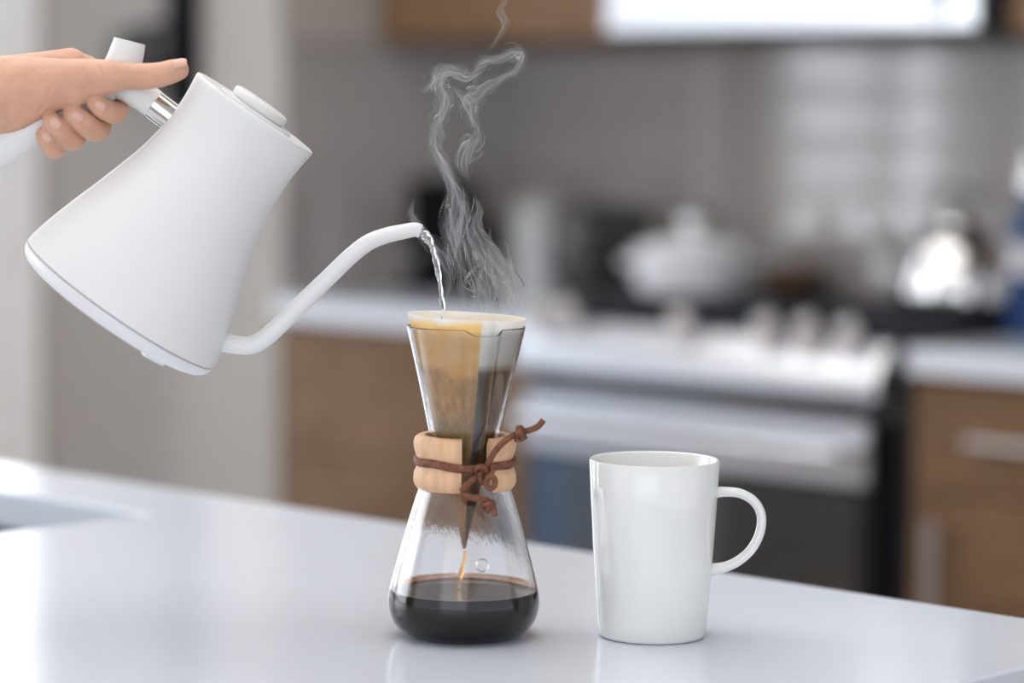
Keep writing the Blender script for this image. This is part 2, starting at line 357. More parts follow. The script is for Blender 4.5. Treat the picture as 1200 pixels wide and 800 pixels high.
def wall_unit(x0, x1, label):
    t = empty('wall_cabinet', label, 'cabinet', ((x0 + x1) / 2, YB - 0.3, 1.40), 'walnut wall cabinets')
    obj('body', box(x0 + 0.001, x1 - 0.001, YB - 0.335, YB - 0.001, 1.402, 2.2), M['cab'], t)
    xm = (x0 + x1) / 2
    for a, b, hx in ((x0, xm, xm - 0.03), (xm, x1, xm + 0.03)):
        d = obj('door', box(a + 0.002, b - 0.002, YB - 0.355, YB - 0.3355, 1.404, 2.2, 0.0015, 1), M['cab'], t)
        bar_handle('handle', (hx, YB - 0.355, 1.50), (hx, YB - 0.355, 1.70), (0, -0.028, 0), 0.005, M['nickel'], d)
wall_unit(X0 + 0.008, mx0 - 0.004, 'walnut wall cabinet between recess wall and microwave')
wall_unit(RX1 + 0.03, RX1 + 0.75, 'walnut wall cabinet right of the microwave')

# ---------------------------------------------------------------- things on the back counter
def spot(px, Y): p = at_y(px, 129, Y); return p.x, p.y
x, y = spot(513, 3.96)
t = empty('coffee_grinder', 'black blurred countertop appliance behind the pouring spout', 'appliance', (x, y, CT))
obj('body', box(x - 0.088, x + 0.088, y - 0.088, y + 0.088, CT + 0.004, CT + 0.135, 0.012, 3), M['matte_black'], t, smooth=0.6)
obj('base', box(x - 0.092, x + 0.092, y - 0.092, y + 0.092, CT, CT + 0.0038, 0.001), M['iron'], t)
obj('hopper', lathe([(0, 0), (0.072, 0), (0.080, 0.055), (0.080, 0.066), (0, 0.068)], 32, Matrix.Translation((x, y, CT + 0.1352))), M['matte_black'], t, smooth=0.6)
obj('lid', lathe([(0, 0), (0.082, 0), (0.082, 0.010), (0.012, 0.012), (0.012, 0.02), (0, 0.02)], 32, Matrix.Translation((x, y, CT + 0.2036))), M['matte_black'], t, smooth=0.6)
obj('dial', cyl((x + 0.02, y - 0.0882, CT + 0.06), (x + 0.02, y - 0.100, CT + 0.06), 0.018, bev=0.002), M['nickel'], t)

x, y = spot(640, 3.97)
t = empty('canister', 'tall pale grey canister with lid between the two dark appliances', 'canister', (x, y, CT))
obj('body', lathe([(0, 0), (0.058, 0), (0.062, 0.004), (0.064, 0.165), (0, 0.166)], 40, Matrix.Translation((x, y, CT))), mat('grey_stoneware', (0.42, 0.43, 0.43), 0.3), t, smooth=0.6)
obj('lid', lathe([(0, 0), (0.066, 0), (0.066, 0.012), (0.055, 0.018), (0.014, 0.022), (0.016, 0.04), (0.006, 0.046), (0, 0.046)], 40, Matrix.Translation((x, y, CT + 0.1662))), mat('pale_lid', (0.35, 0.33, 0.32), 0.4), t, smooth=0.6)
x, y = spot(706, 3.96)
t = empty('toaster', 'dark charcoal toaster at left rear of the range', 'toaster', (x, y, CT + 0.026))
zt = CT + 0.026
obj('shell', box(x - 0.05, x + 0.05, y - 0.10, y + 0.10, zt + 0.006, zt + 0.15, 0.02, 4), mat('charcoal_shell', (0.045, 0.042, 0.042), 0.3), t, smooth=0.6)
obj('base', box(x - 0.047, x + 0.047, y - 0.095, y + 0.095, zt, zt + 0.0058, 0.001), M['iron'], t)
for dx in (-0.018, 0.018): obj('slot', box(x + dx - 0.008, x + dx + 0.008, y - 0.07, y + 0.07, zt + 0.1501, zt + 0.152), M['iron'], t)
obj('lever', box(x + 0.01, x + 0.03, y - 0.118, y - 0.1002, zt + 0.09, zt + 0.10, 0.002), M['nickel'], t)

x, y = spot(812, YF + 0.40)
zt = 0.947
t = empty('enamel_pot', 'white enamel casserole with lid on the rear left burners', 'pot', (x, y, zt))
Mx = Matrix.Translation((x, y, zt)) @ Matrix.Rotation(YAW, 4, 'Z') @ Matrix.Diagonal((1, 0.8, 1, 1))
obj('pot', lathe([(0, 0), (0.085, 0), (0.098, 0.012), (0.104, 0.072), (0.107, 0.075), (0.101, 0.075), (0.09, 0.02), (0, 0.012)], 48, Mx), M['whitepot'], t, smooth=0.7)
obj('lid', lathe([(0, 0.0), (0.104, 0), (0.105, 0.006), (0.07, 0.018), (0.02, 0.024), (0, 0.024)], 48, Matrix.Translation((0, 0, 0.0757)) @ Mx), M['whitepot'], t, smooth=0.7)
obj('knob', lathe([(0, 0), (0.010, 0), (0.010, 0.012), (0.02, 0.02), (0.021, 0.032), (0.014, 0.042), (0, 0.044)], 24, Matrix.Translation(Vector((x, y, zt + 0.098)) - RIGHT * 0.055 * 0)), M['whitepot'], t, smooth=0.8)
for s in (-1, 1):
    c = Vector((x, y, zt + 0.055)); a = c + RIGHT * s * 0.098
    obj('handle', tube([a - FWD * 0.03, a + RIGHT * s * 0.022 - FWD * 0.022, a + RIGHT * s * 0.022 + FWD * 0.022, a + FWD * 0.03], 0.006, 10, 5), M['whitepot'], t, smooth=True)
x, y = spot(930, YB - 0.075)
t = empty('wooden_bowl', 'low brown wooden bowl at the back of the range', 'bowl', (x, y, 0.9465))
obj('bowl', lathe([(0, 0), (0.035, 0), (0.05, 0.01), (0.068, 0.042), (0.064, 0.042), (0.045, 0.014), (0, 0.008)], 40, Matrix.Translation((x, y, 0.9465))), mat('brown_wood', (0.13, 0.075, 0.045), 0.5, vary=0.3), t, smooth=0.7)
obj('rim', lathe([(0.0645, 0.0422), (0.0682, 0.0422), (0.0682, 0.045), (0.0645, 0.045)], 40, Matrix.Translation((x, y, 0.9465)), closed=True), M['cab'], t)

# stovetop kettle
x, y = spot(1128, YF + 0.40)
zt = 0.947; c = Vector((x, y, zt))
t = empty('stovetop_kettle', 'polished steel stovetop kettle on the rear right burner', 'kettle', c)
T = Matrix.Translation(c) @ Matrix.Diagonal((1.1, 1.1, 1, 1))
obj('body', lathe([(0, 0), (0.078, 0), (0.090, 0.008), (0.094, 0.025), (0.086, 0.07), (0.070, 0.115), (0.052, 0.135), (0.045, 0.139), (0, 0.139)], 56, T), M['chrome'], t, smooth=0.8)
ld = obj('lid', lathe([(0, 0.1392), (0.044, 0.1392), (0.040, 0.147), (0.012, 0.153), (0, 0.153)], 40, T), M['chrome'], t, smooth=0.8)
obj('knob', lathe([(0, 0.1532), (0.006, 0.1532), (0.012, 0.162), (0.009, 0.172), (0, 0.174)], 24, T), M['black'], ld, smooth=True)
a = c - RIGHT * 0.075 + UP * 0.07
obj('spout', tube([a, a - RIGHT * 0.028 + UP * 0.035, a - RIGHT * 0.046 + UP * 0.066], [0.022, 0.018, 0.017], 20, 5), M['nickel'], t, smooth=0.8)
obj('handle', tube([c - RIGHT * 0.058 + UP * 0.128, c - RIGHT * 0.068 + UP * 0.165, c - RIGHT * 0.045 + UP * 0.192, c + RIGHT * 0.045 + UP * 0.192, c + RIGHT * 0.068 + UP * 0.165, c + RIGHT * 0.058 + UP * 0.128], 0.009, 14, 6, flat=(0.7, 1.2), nrm=UP), M['nickel'], t, smooth=True)
# blue bottle at the right edge
x, y = spot(1212, 3.84)
t = empty('bottle', 'dark blue bottle with silver cap at the right picture edge', 'bottle', (x, y, CT))
T = Matrix.Translation((x, y, CT))
obj('body', lathe([(0, 0), (0.036, 0), (0.038, 0.004), (0.038, 0.16), (0.030, 0.19), (0.015, 0.215), (0.015, 0.235), (0, 0.235)], 32, T), mat('blue_glaze', (0.015, 0.045, 0.13), 0.15), t, smooth=0.8)
obj('cap', lathe([(0, 0.2352), (0.018, 0.2352), (0.018, 0.285), (0.014, 0.29), (0, 0.29)], 32, T), M['chrome'], t, smooth=0.8)
obj('band', lathe([(0.0382, 0.10), (0.0390, 0.10), (0.0390, 0.15), (0.0382, 0.15)], 32, T, closed=True), M['nickel'], t, smooth=0.8)

# black wall lantern on the recess wall
p = at_y(222, 60, YF); x = p.x
t = empty('wall_sconce', 'black wall lamp on the grey wall behind hand and kettle', 'lamp', (x, YF, 1.40))
obj('backplate', box(x - 0.042, x + 0.038, YF - 0.030, YF - 0.0005, 1.26, 1.76, 0.004), M['matte_black'], t)
xa = at_y(165, 60, YF - 0.05).x
obj('arm', tube([(x, YF - 0.02, 1.418), (x - 0.03, YF - 0.06, 1.421), (xa, YF - 0.07, 1.418)], 0.011, 12, 6), M['black'], t, smooth=True)
obj('lamp_shade', lathe([(0.040, 0.085), (0.052, 0.0), (0.050, 0.0), (0.038, 0.083)], 32, Matrix.Translation((xa, YF - 0.07, 1.325)), closed=True), mat('dark_grey_shade', (0.045, 0.045, 0.044), 0.6), t, smooth=0.8)
obj('socket', cyl((xa, YF - 0.07, 1.38), (xa, YF - 0.07, 1.418), 0.014), M['black'], t)

# ================================================================ FOREGROUND
BASIS = Matrix((RIGHT, FWD, UP)).transposed()     # local x = right, y = away from the camera, z = up
cb = at_z(543, 744, CT); D0 = cb.dot(FWD)
S = (at_depth(601, 500, D0) - at_depth(600, 500, D0)).length      # metres per pixel there
def P(px, py, dd=0.0):                              # point in the carafe's plane; dd in pixels, + away from the camera
    return at_depth(px, py, D0 + dd * S)
def zof(cx, py): return P(cx, py).z

# ---------------------------------------------------------------- carafe
MC = Matrix.Translation(cb) @ BASIS.to_4x4()
def hz(py): return zof(543 + (746 - py) * 0.0105, py) - CT      # height above the worktop of a silhouette row
outer = [(40, 752), (60, 750.5), (72, 746), (81, 738), (87, 727), (89.5, 713), (88.5, 701), (86, 690), (79, 664), (71, 635), (63, 608), (55, 583), (47, 565), (40, 553), (38, 545), (38.5, 535), (43, 512), (56, 450), (69.5, 391)]
def cr(pts, n):
    Q = smoothpath([Vector((a, b, 0)) for a, b in pts], n); return [(q.x, q.y) for q in Q]
zb = hz(752)
outer = [(r * S, hz(y) - zb) for r, y in cr(outer, 4)]
for gap in (0.0020, 0.0006): p_, q_ = outer[-1], outer[-2]; k_ = gap / (p_[1] - q_[1]); outer.insert(len(outer) - 1, (p_[0] + (q_[0] - p_[0]) * k_, p_[1] - gap)) if gap < p_[1] - q_[1] else None
TH = 0.0014
TS = radians(-90 + 19)                             # the pouring groove faces the camera, a little to the right
ztop = outer[-1][1]; zneck = hz(549) - zb
def groove(r, z, t):
    a = (t - TS + pi) % (2 * pi) - pi
    if z > zneck - 0.01:
        k = min(1, (z - zneck + 0.01) / 0.03); wd = radians(21)
        if abs(a) < wd:
            b = 0.5 + 0.5 * cos(pi * min(1, max(0, (abs(a) / wd - 0.35) / 0.65)))
            r += 0.0045 * k * b
            if z > ztop - 0.012: z -= 0.0035 * b * (z - ztop + 0.012) / 0.012
    return r, z
inner = []
for i, (r, z) in enumerate(outer):
    a = outer[max(0, i-1)]; b = outer[min(len(outer)-1, i+1)]; dx, dz = b[0]-a[0], b[1]-a[1]; L = sqrt(dx*dx+dz*dz) or 1
    tt = TH; inner.append((r - dz / L * tt, z + dx / L * tt))
inner[0] = (inner[0][0], TH)
prof = [(0, 0.0006)] + outer[:] + [(outer[-1][0] - TH * (0.5 - 0.5 * cos(pi * k / 6)), ztop + TH * 0.5 * sin(pi * k / 6)) for k in range(1, 6)] + inner[::-1] + [(0, TH)]
car = empty('pour_over_carafe', 'hourglass glass coffee carafe with wooden collar standing on the white island', 'carafe', cb, basis=BASIS)
gm = mat('carafe_glass', (1, 1, 1), 0.0, trans=1.0, ior=1.47, vary=0.0, bump=0.035, bscale=60, stretch=(14, 14, 1))
obj('glass_body', lathe(prof, 144, MC, f=groove), gm, car, smooth=True)
# small glass button used as a level mark
q = hz(658) - zb; ang = radians(-90 + 16); rr = 0
for i in range(len(outer)-1):
    if outer[i][1] <= q <= outer[i+1][1]: rr = outer[i][0]
nb = Vector((cos(ang), sin(ang), 0.28)).normalized(); cbn = Vector((rr * cos(ang), rr * sin(ang), q))
Mb = MC @ Matrix.Translation(cbn + nb * 0.0002) @ nb.to_track_quat('Z', 'Y').to_matrix().to_4x4()
obj('button', lathe([(0.0036, 0.0002), (0.0046, 0.0002), (0.0045, 0.0008), (0.0041, 0.0010), (0.0037, 0.0008)], 28, Mb, closed=True), M['glassy'], car, smooth=True)

# wooden collar in two halves, a gap where the groove passes
wood = mat('pale_beech', (0.66, 0.40, 0.235), 0.5, vary=0.16, vscale=60, stretch=(2.5, 2.5, 0.35), bump=0.12, bscale=90)
zc0, zc1 = hz(579) - zb, hz(517) - zb; zm = (zc0 + zc1) / 2; Rc = 60 * S
def gin(z):
    for i in range(len(outer)-1):
        if outer[i][1] <= z <= outer[i+1][1]: return outer[i][0]
    return outer[-1][0]
co = [(0, 54.5), (0.05, 58.5), (0.14, 60.5), (0.28, 60), (0.40, 57), (0.5, 55.8), (0.60, 57), (0.72, 59.5), (0.86, 60.5), (0.95, 58.8), (1, 55)]
sect = [(r * S, zc0 + (zc1 - zc0) * k) for k, r in cr([(b, a) for b, a in co], 2)] if False else [(r * S, zc0 + (zc1 - zc0) * k) for k, r in co]
innr = []
for k in range(8, -1, -1):
    z = zc0 + (zc1 - zc0) * k / 8; innr.append((min(max(gin(z) + 0.0006, 43.5 * S), 56 * S), z))
innr = [(max(gin(zc1) + 0.001, 47 * S), zc1)] + innr[1:-1] + [(51.5 * S if gin(zc0) + 0.0006 < 51.5 * S else gin(zc0) + 0.0008, zc0 )]
loop = sect + innr
def arc_solid(loop, a0, a1, n=48):
    V, F = [], []; m = len(loop)
    for k in range(n + 1):
        t = a0 + (a1 - a0) * k / n
        for r, z in loop: V.append(Vector((r * cos(t), r * sin(t), z)))
    for k in range(n):
        for j in range(m): F.append((k*m + j, k*m + (j+1) % m, (k+1)*m + (j+1) % m, (k+1)*m + j))
    F.append(tuple(range(m))); F.append(tuple(range(n*m + m - 1, n*m - 1, -1)))
    return [MC @ v for v in V], F
g0, g1 = radians(-90 - 3), radians(-90 + 36)
obj('collar_half', arc_solid(loop, g1, g0 + pi), wood, car, smooth=0.7)
obj('collar_half', arc_solid(loop, g1 + pi, g0 + 2 * pi), wood, car, smooth=0.7)

# leather cord with knots
rc = 58.3 * S
ringp = []
for k in range(28):
    t = 2 * pi * k / 28
    z = zm + 0.0010 * sin(t * 2 + 1) + 0.0006 * sin(5 * t)
    ringp.append(MC @ Vector(((rc + 0.0004 * sin(9 * t)) * cos(t), (rc + 0.0004 * sin(9 * t)) * sin(t), z)))
cord = obj('cord', tube(ringp, 0.0021, 10, 4, closed=True, flat=(1.35, 0.62), nrm=UP), M['leather'], car, smooth=True)
fr_ = -62
obj('cord_end', tube([P(566, 553, fr_), P(573, 541, fr_ - 3), P(580, 529, fr_ - 2), P(590, 518, fr_), P(602, 510, fr_ + 4), P(612, 506, fr_ + 6), P(624, 503, fr_ + 8), P(631, 499, fr_ + 9), P(637, 492, fr_ + 10)], [0.0017]*9, 10, 5, flat=(1.25, 0.75), nrm=UP), M['leather'], cord, smooth=True)
obj('cord_end', tube([P(566, 556, fr_), P(556, 561, fr_ - 4), P(546, 569, fr_ - 8), P(541, 577, fr_ - 10), P(549, 582, fr_ - 10), P(562, 584, fr_ - 9), P(572, 587, fr_ - 8), P(578, 595, fr_ - 8), P(580, 604, fr_ - 7)], [0.0017]*9, 10, 5, flat=(1.25, 0.75), nrm=UP), M['leather'], cord, smooth=True)
def knot(px, py, dd, ang, size, parent, wraps=2):
    c = P(px, py, dd); ax = (RIGHT * cos(ang) + UP * sin(ang)).normalized(); B = ax.to_track_quat('Z', 'Y').to_matrix()
    parts = []
    for k in range(wraps):
        o = (k - (wraps - 1) / 2) * 0.0026; pts = []
        for j in range(10):
            t = 2 * pi * j / 10; pts.append(c + B @ Vector((cos(t) * 0.0030 * size, sin(t) * 0.0030 * size, o + 0.0009 * sin(t + k * 2.2))))
        parts.append(tube(pts, 0.00165 * size, 8, 3, closed=True))
    pts = [c + B @ Vector(v) for v in ((-0.001, -0.0045 * size, -0.0035), (0.001, -0.0052 * size, 0), (0.0012, -0.0036 * size, 0.004))]
    parts.append(tube(pts, 0.0016 * size, 8, 4))
    return obj('knot', join(*parts), M['leather'], parent, smooth=True)
knot(609, 506, fr_ + 5, 0.15, 1.0, cord); knot(574, 591, fr_ - 8, -0.9, 0.95, cord)
# the main knot: crossing loops over the groove
pts = []
c = P(568, 554, fr_ - 4)
for j in range(30):
    t = 2 * pi * j / 30
    v = Vector((sin(t) + 2 * sin(2*t), -sin(3*t) * 1.1, cos(t) - 2 * cos(2*t))) * 0.0022
    pts.append(c + RIGHT * v.x * 0.9 + FWD * v.y + UP * v.z * 0.95)
obj('knot', tube(pts, 0.00165, 10, 3, closed=True, flat=(1.2, 0.8)), M['leather'], cord, smooth=True)
obj('bead_loop', tube([P(575 + 6*cos(2*pi*k/10), 565 + 7*sin(2*pi*k/10), fr_ - 9) for k in range(10)], 0.0017, 10, 3, closed=True), M['leather'], cord, smooth=True)

# ---------------------------------------------------------------- paper filter with coffee bed
fp = [(69.5, 375), (67.2, 383), (64.2, 393), (51.2, 450), (41.5, 490), (36.0, 512), (30, 535), (25.5, 549), (17.5, 583), (9, 616), (3.6, 643), (1.2, 651)]
fp = [(r * S, hz(y) - zb) for r, y in cr(fp, 6)]
NF = 150
def fdef(r, z, t):
    a = (t - radians(-90 + 16) + pi) % (2 * pi) - pi
    r2 = r * (1 + 0.012 * sin(3 * t + 1) * min(1, r / 0.02)) - (0.0008 if abs(a) < 0.05 else 0)
    zt_ = z - 0.0035 * (cos(t) * 0.5 + 0.5) * max(0, (z - (fp[0][1] - 0.03)) / 0.03)
    # vertical pleats of the folded sheet
    r2 -= 0.0005 * max(0, sin(t * 11)) ** 6 * min(1, r / 0.02)
    return r2, zt_
inn = [(max(0.0002, r - 0.0006), z) for r, z in fp]
filt = empty('paper_filter', 'coffee-stained paper filter cone full of wet grounds in the carafe neck', 'filter', P(548, 512), basis=BASIS)
pm = bpy.data.materials.new('wet_filter_paper'); pm.use_nodes = True; nt = pm.node_tree
for n_ in list(nt.nodes): nt.nodes.remove(n_)
out = nt.nodes.new('ShaderNodeOutputMaterial'); at = nt.nodes.new('ShaderNodeAttribute'); at.attribute_name = 'stain'
co_ = nt.nodes.new('ShaderNodeTexCoord'); nz = nt.nodes.new('ShaderNodeTexNoise'); nz.inputs['Scale'].default_value = 420; nz.inputs['Detail'].default_value = 5
mx = nt.nodes.new('ShaderNodeMixRGB'); mx.blend_type = 'OVERLAY'; mx.inputs[0].default_value = 0.18
df = nt.nodes.new('ShaderNodeBsdfPrincipled'); df.inputs['Roughness'].default_value = 0.55; tr = nt.nodes.new('ShaderNodeBsdfTranslucent'); ms = nt.nodes.new('ShaderNodeMixShader'); ms.inputs[0].default_value = 0.45
nt.links.new(co_.outputs['Object'], nz.inputs['Vector']); nt.links.new(at.outputs['Color'], mx.inputs[1]); nt.links.new(nz.outputs['Fac'], mx.inputs[2])
nt.links.new(mx.outputs[0], df.inputs['Base Color']); nt.links.new(mx.outputs[0], tr.inputs['Color']); nt.links.new(df.outputs[0], ms.inputs[1]); nt.links.new(tr.outputs[0], ms.inputs[2]); nt.links.new(ms.outputs[0], out.inputs['Surface'])
paper = obj('paper_cone', lathe(fp + inn[::-1], NF, MC, closed=True, f=fdef), pm, filt, smooth=True)
def srgb(r, g, b):
    f = lambda c: (c/255/12.92) if c/255 <= 0.04045 else ((c/255+0.055)/1.055)**2.4
    return Vector((f(r), f(g), f(b)))
def sst(a, b, x): x = min(1, max(0, (x - a) / (b - a))); return x * x * (3 - 2 * x)
ca = paper.data.color_attributes.new('stain', 'FLOAT_COLOR', 'POINT')
WHITE, AMBER, AMBER2, BROWN, DARK, TIP = srgb(250, 250, 247), srgb(255, 234, 176), srgb(255, 210, 124), srgb(212, 160, 94), srgb(124, 88, 56), srgb(196, 142, 92)
invC = MC.inverted(); Wp = wm(paper)
zg = hz(440) - zb; zr = hz(383) - zb; zl = hz(583) - zb; zt6 = hz(651) - zb
for i, v in enumerate(paper.data.vertices):
    q = invC @ (Wp @ v.co); t = atan2(q.y, q.x); a = degs = math.degrees((t + pi/2 + pi) % (2*pi) - pi)   # 0 = facing the camera, + = right
    n1 = noise.noise(q * 90); n2 = noise.noise(Vector((q.x, q.y, q.z * 0.5)) * 350)
    z = q.z + n1 * 0.0015
    bound = 19 + 2 * n1 + sst(zr, zr + 0.004, z) * -0
    left = 1 - sst(bound - 2, bound + 2, a)
    if a < -95 or a > 95: left = 0.25
    up = WHITE.lerp(AMBER.lerp(AMBER2, 0.5 + 0.9 * n1 + 0.35 * (1 - min(1, (z - zg) / 0.03)) ), left)
    up = up.lerp(AMBER2 if left > .5 else srgb(220, 200, 165), (0.5 if left > .5 else 0.5) * (1 - sst(zg, zg + 0.012, z)))
    up = up.lerp(WHITE, sst(zr - 0.003, zr + 0.0035, z + n1 * 0.002))
    lo = BROWN.lerp(srgb(232, 186, 118), 0.5 + n2 * 1.2)
    lo = lo.lerp(DARK, 0.85 * sst(19, 22, a) * (1 - sst(75, 120, a)) )
    lo = lo.lerp(srgb(170, 150, 110), 0.6 * (1 - sst(hz(512) - zb, hz(480) - zb, z)) * left)
    cc = lo.lerp(up, sst(zg - 0.0006, zg + 0.0007, z + 0.0015 * sin(t * 3)))
    tipc = TIP.lerp(srgb(84, 56, 34), sst(8, 20, a)).lerp(srgb(150, 92, 48), 1 - sst(zt6, zt6 + 0.02, z))
    cc = cc.lerp(tipc, 1 - sst(zl - 0.004, zl + 0.006, z))
    ca.data[i].color = (cc.x, cc.y, cc.z, 1)
# fold of the triple-layer side: a narrow raised strip running down the cone
V, F = [], []
for i, (r, z) in enumerate(fp):
    if z < hz(560) - zb: break
    for k, a in enumerate((16.5, 17.5, 30, 31)):
        t = radians(-90 + a); r2, z2 = fdef(r, z, t); r2 = r2 + (0.0009 if k in (1, 2) else 0.0002)
        V.append(MC @ Vector((r2 * cos(t), r2 * sin(t), z2)))
rows = len(V) // 4
for i in range(rows - 1):
    for k in range(3): F.append((4*i + k, 4*i + k + 1, 4*i + k + 5, 4*i + k + 4))
fold = obj('fold', (V, F), pm, filt, smooth=True)
cf = fold.data.color_attributes.new('stain', 'FLOAT_COLOR', 'POINT')
for i, v in enumerate(fold.data.vertices):
    q = invC @ (wm(fold) @ v.co); k = i % 4
    c_ = srgb(110, 100, 96) if k >= 1 else srgb(186, 160, 124)
    c_ = c_.lerp(WHITE, sst(zg - 0.001, zg + 0.002, q.z)); cf.data[i].color = (c_.x, c_.y, c_.z, 1)
zs = hz(391) - zb; rs = 62.3 * S
obj('coffee_slurry', lathe([(0, zs), (rs * 0.5, zs), (rs, zs), (48 * S, hz(450) - zb), (33.0 * S, hz(512) - zb), (20 * S, hz(552) - zb), (0, hz(560) - zb)], 64, MC), mat('tan_coffee_foam', (0.50, 0.32, 0.15), 0.5, vary=0.3, vscale=300), filt, smooth=0.5)

# ---------------------------------------------------------------- brewed coffee, drip and steam
zs2 = hz(698) - zb
cin = [(r + 0.0004, z - 0.0004) for r, z in inner if z < zs2 + 0.001]
cof = tag(obj('brewed_coffee', lathe([(0, TH - 0.0004), (cin[0][0], TH - 0.0004)] + cin[1:] + [(cin[-1][0] - 0.0002, zs2), (cin[-1][0] - 0.003, zs2 - 0.0006), (0, zs2 - 0.0006)], 96, MC), mat('black_coffee', (0.006, 0.0022, 0.0016), 0.05, spec=0.06, vary=0.2), loc=cb, basis=BASIS, smooth=0.9), 'pool of black coffee in the bottom of the glass carafe', 'coffee')
rm = cin[-1][0] - 0.0006
mm = mat('backlit_meniscus', (0.70, 0.26, 0.05), 0.2, trans=0.3, vary=0.25, vscale=200)  # amber of light through the thin coffee edge, put into the colour
obj('surface', lathe([(0, zs2 - 0.0004), (cin[-1][0] - 0.0031, zs2 - 0.0004)], 96, MC), mat('coffee_surface', (0.012, 0.005, 0.003), 0.02, spec=0.5, vary=0.2), cof, smooth=True)
obj('meniscus', lathe([(rm, zs2 + 0.0001), (rm - 0.0060, zs2 + 0.0001), (rm - 0.0040, zs2 + 0.0008), (rm - 0.0008, zs2 + 0.0030)], 96, MC, closed=True, f=lambda r, z, t: (rm - (rm - r) * (0.12 + 0.88 * sst(0.1, 0.5, sin(t))), zs2 + (z - zs2) * (0.12 + 0.88 * sst(0.1, 0.5, sin(t))))), mm, cof, smooth=True)  # thick only on the far side, where the backlit edge would glow
tag(obj('coffee_drip', tube([P(545, 646), P(544, 655), P(541, 668), P(538, 680), P(537, 689)], [0.0012, 0.0012, 0.0015, 0.0013, 0.0014], 10, 5), mat('amber_coffee', (0.9, 0.45, 0.10), 0.02, trans=0.9, ior=1.33), loc=P(537, 689), smooth=True), 'thin amber stream of coffee dripping from the filter tip', 'drip')

# ---------------------------------------------------------------- mug
mb = at_z(764, 744.5, CT); DM = mb.dot(FWD); SM = (at_depth(601, 600, DM) - at_depth(600, 600, DM)).length
MM = Matrix.Translation(mb) @ BASIS.to_4x4()
def mh(y): return at_depth(764 + (745 - y) * 0.0105, y, DM).z - CT
mo = [(58, 747), (61.5, 745.5), (63.5, 742), (64.5, 730), (67.5, 690), (71, 640), (74, 590), (76.3, 541.5)]
z0 = mh(747); mo = [(r * SM, mh(y) - z0) for r, y in mo]
th = 0.0022
mi = [(r - th, max(z, 0.004)) for r, z in mo[2:]]
prof = [(0, 0.0008), (mo[0][0] - 0.003, 0.0008)] + mo + [(mo[-1][0] - 0.0007, mo[-1][1] + 0.0009), (mo[-1][0] - 0.0016, mo[-1][1] + 0.0007)] + mi[::-1] + [(mi[0][0] - 0.006, 0.0042), (0, 0.0042)]
mug = empty('mug', 'tall plain white china mug standing right of the carafe', 'mug', mb, basis=BASIS)
obj('cup', lathe(prof, 96, MM), M['mug'], mug, smooth=0.9)
def PM(px, py, dd=0): return at_depth(px, py, DM + dd * SM)
obj('handle', tube([PM(833, 577), PM(848, 576), PM(866, 577.5), PM(881, 585), PM(890, 597), PM(892.5, 611), PM(889, 628), PM(879, 645), PM(864, 657.5), PM(848, 664.5), PM(828, 668)],
    [0.0046, 0.0036, 0.0034, 0.0034, 0.0034, 0.0034, 0.0034, 0.0034, 0.0035, 0.0038, 0.005], 20, 6, flat=(1.5, 0.95), nrm=FWD), M['mug'], mug, smooth=0.9)

# ---------------------------------------------------------------- gooseneck kettle (tilted)
kb = P(138, 362)
ku = (P(298, 134) - P(138, 362)).normalized(); kv = (ku.cross(FWD) * 1.0).normalized()
if kv.dot(RIGHT) < 0: kv = -kv
KB = Matrix((kv, -kv.cross(ku) if False else ku.cross(kv), ku)).transposed()
MK = Matrix.Translation(kb) @ KB.to_4x4()
kt = empty('gooseneck_kettle', 'matte white gooseneck kettle tilted in mid-air, pouring water', 'kettle', kb, basis=KB)
def KP(pts): return [(r * S, t * S) for t, r in pts]
body = [(8.2, 129.6), (9.2, 131.0), (22, 129), (40, 124.8), (60, 119), (83, 112), (110, 103), (135, 95.5), (150, 91), (170, 85.6), (195, 80.8), (215, 78.5), (236, 77.6), (258, 78.8), (276, 81.0), (279.0, 81.2), (280.6, 80.3), (281.2, 78.5)]
bp_ = smoothpath([Vector((a, b, 0)) for a, b in body[1:15]], 3); body = [body[0]] + [(q.x, q.y) for q in bp_] + body[15:]
obj('kettle_body', lathe([(0, 8.2 * S)] + KP(body) + [(60 * S, 281.5 * S), (50 * S, 280 * S), (0, 280 * S)], 128, MK), M['kettle'], kt, smooth=0.7)
obj('base_ring', lathe([(0, -10.5 * S)] + KP([(-10.5, 108), (-10, 115), (-8, 121), (-4, 126.5), (1, 129.5), (5, 130.6), (6.4, 130.4), (7.2, 129.2)]) + [(0, 7.2 * S)], 128, MK), M['kettle'], kt, smooth=0.7)
for a, wd in ((-46, 0.30), (-170, 0.12), (80, 0.3)):
    V, F = [], []
    for k in range(7):
        t = radians(a) + wd * (k / 6 - 0.5)
        for r, z in ((96, -10.3), (108, -10.3), (106, -15), (97, -15)): V.append(MK @ Vector((r * S * cos(t), r * S * sin(t), z * S)))
    for k in range(6):
        for j in range(4): F.append((4*k + j, 4*k + (j+1) % 4, 4*k + 4 + (j+1) % 4, 4*k + 4 + j))
    F += [(0, 1, 2, 3), (27, 26, 25, 24)]
    obj('foot', (V, F), M['kettle'], kt)
lid = obj('lid', lathe([(0, 280.4 * S), (48 * S, 280.4 * S), (48 * S, 283 * S), (44 * S, 284 * S), (0, 284 * S)], 64, MK), M['kettle'], kt, smooth=0.7)
obj('lid_knob', lathe([(0, 284.3 * S), (34 * S, 284.3 * S), (35.5 * S, 286 * S), (36 * S, 292 * S), (35 * S, 294.5 * S), (31 * S, 296 * S), (0, 297.5 * S)], 64, MK), M['kettle'], lid, smooth=0.7)
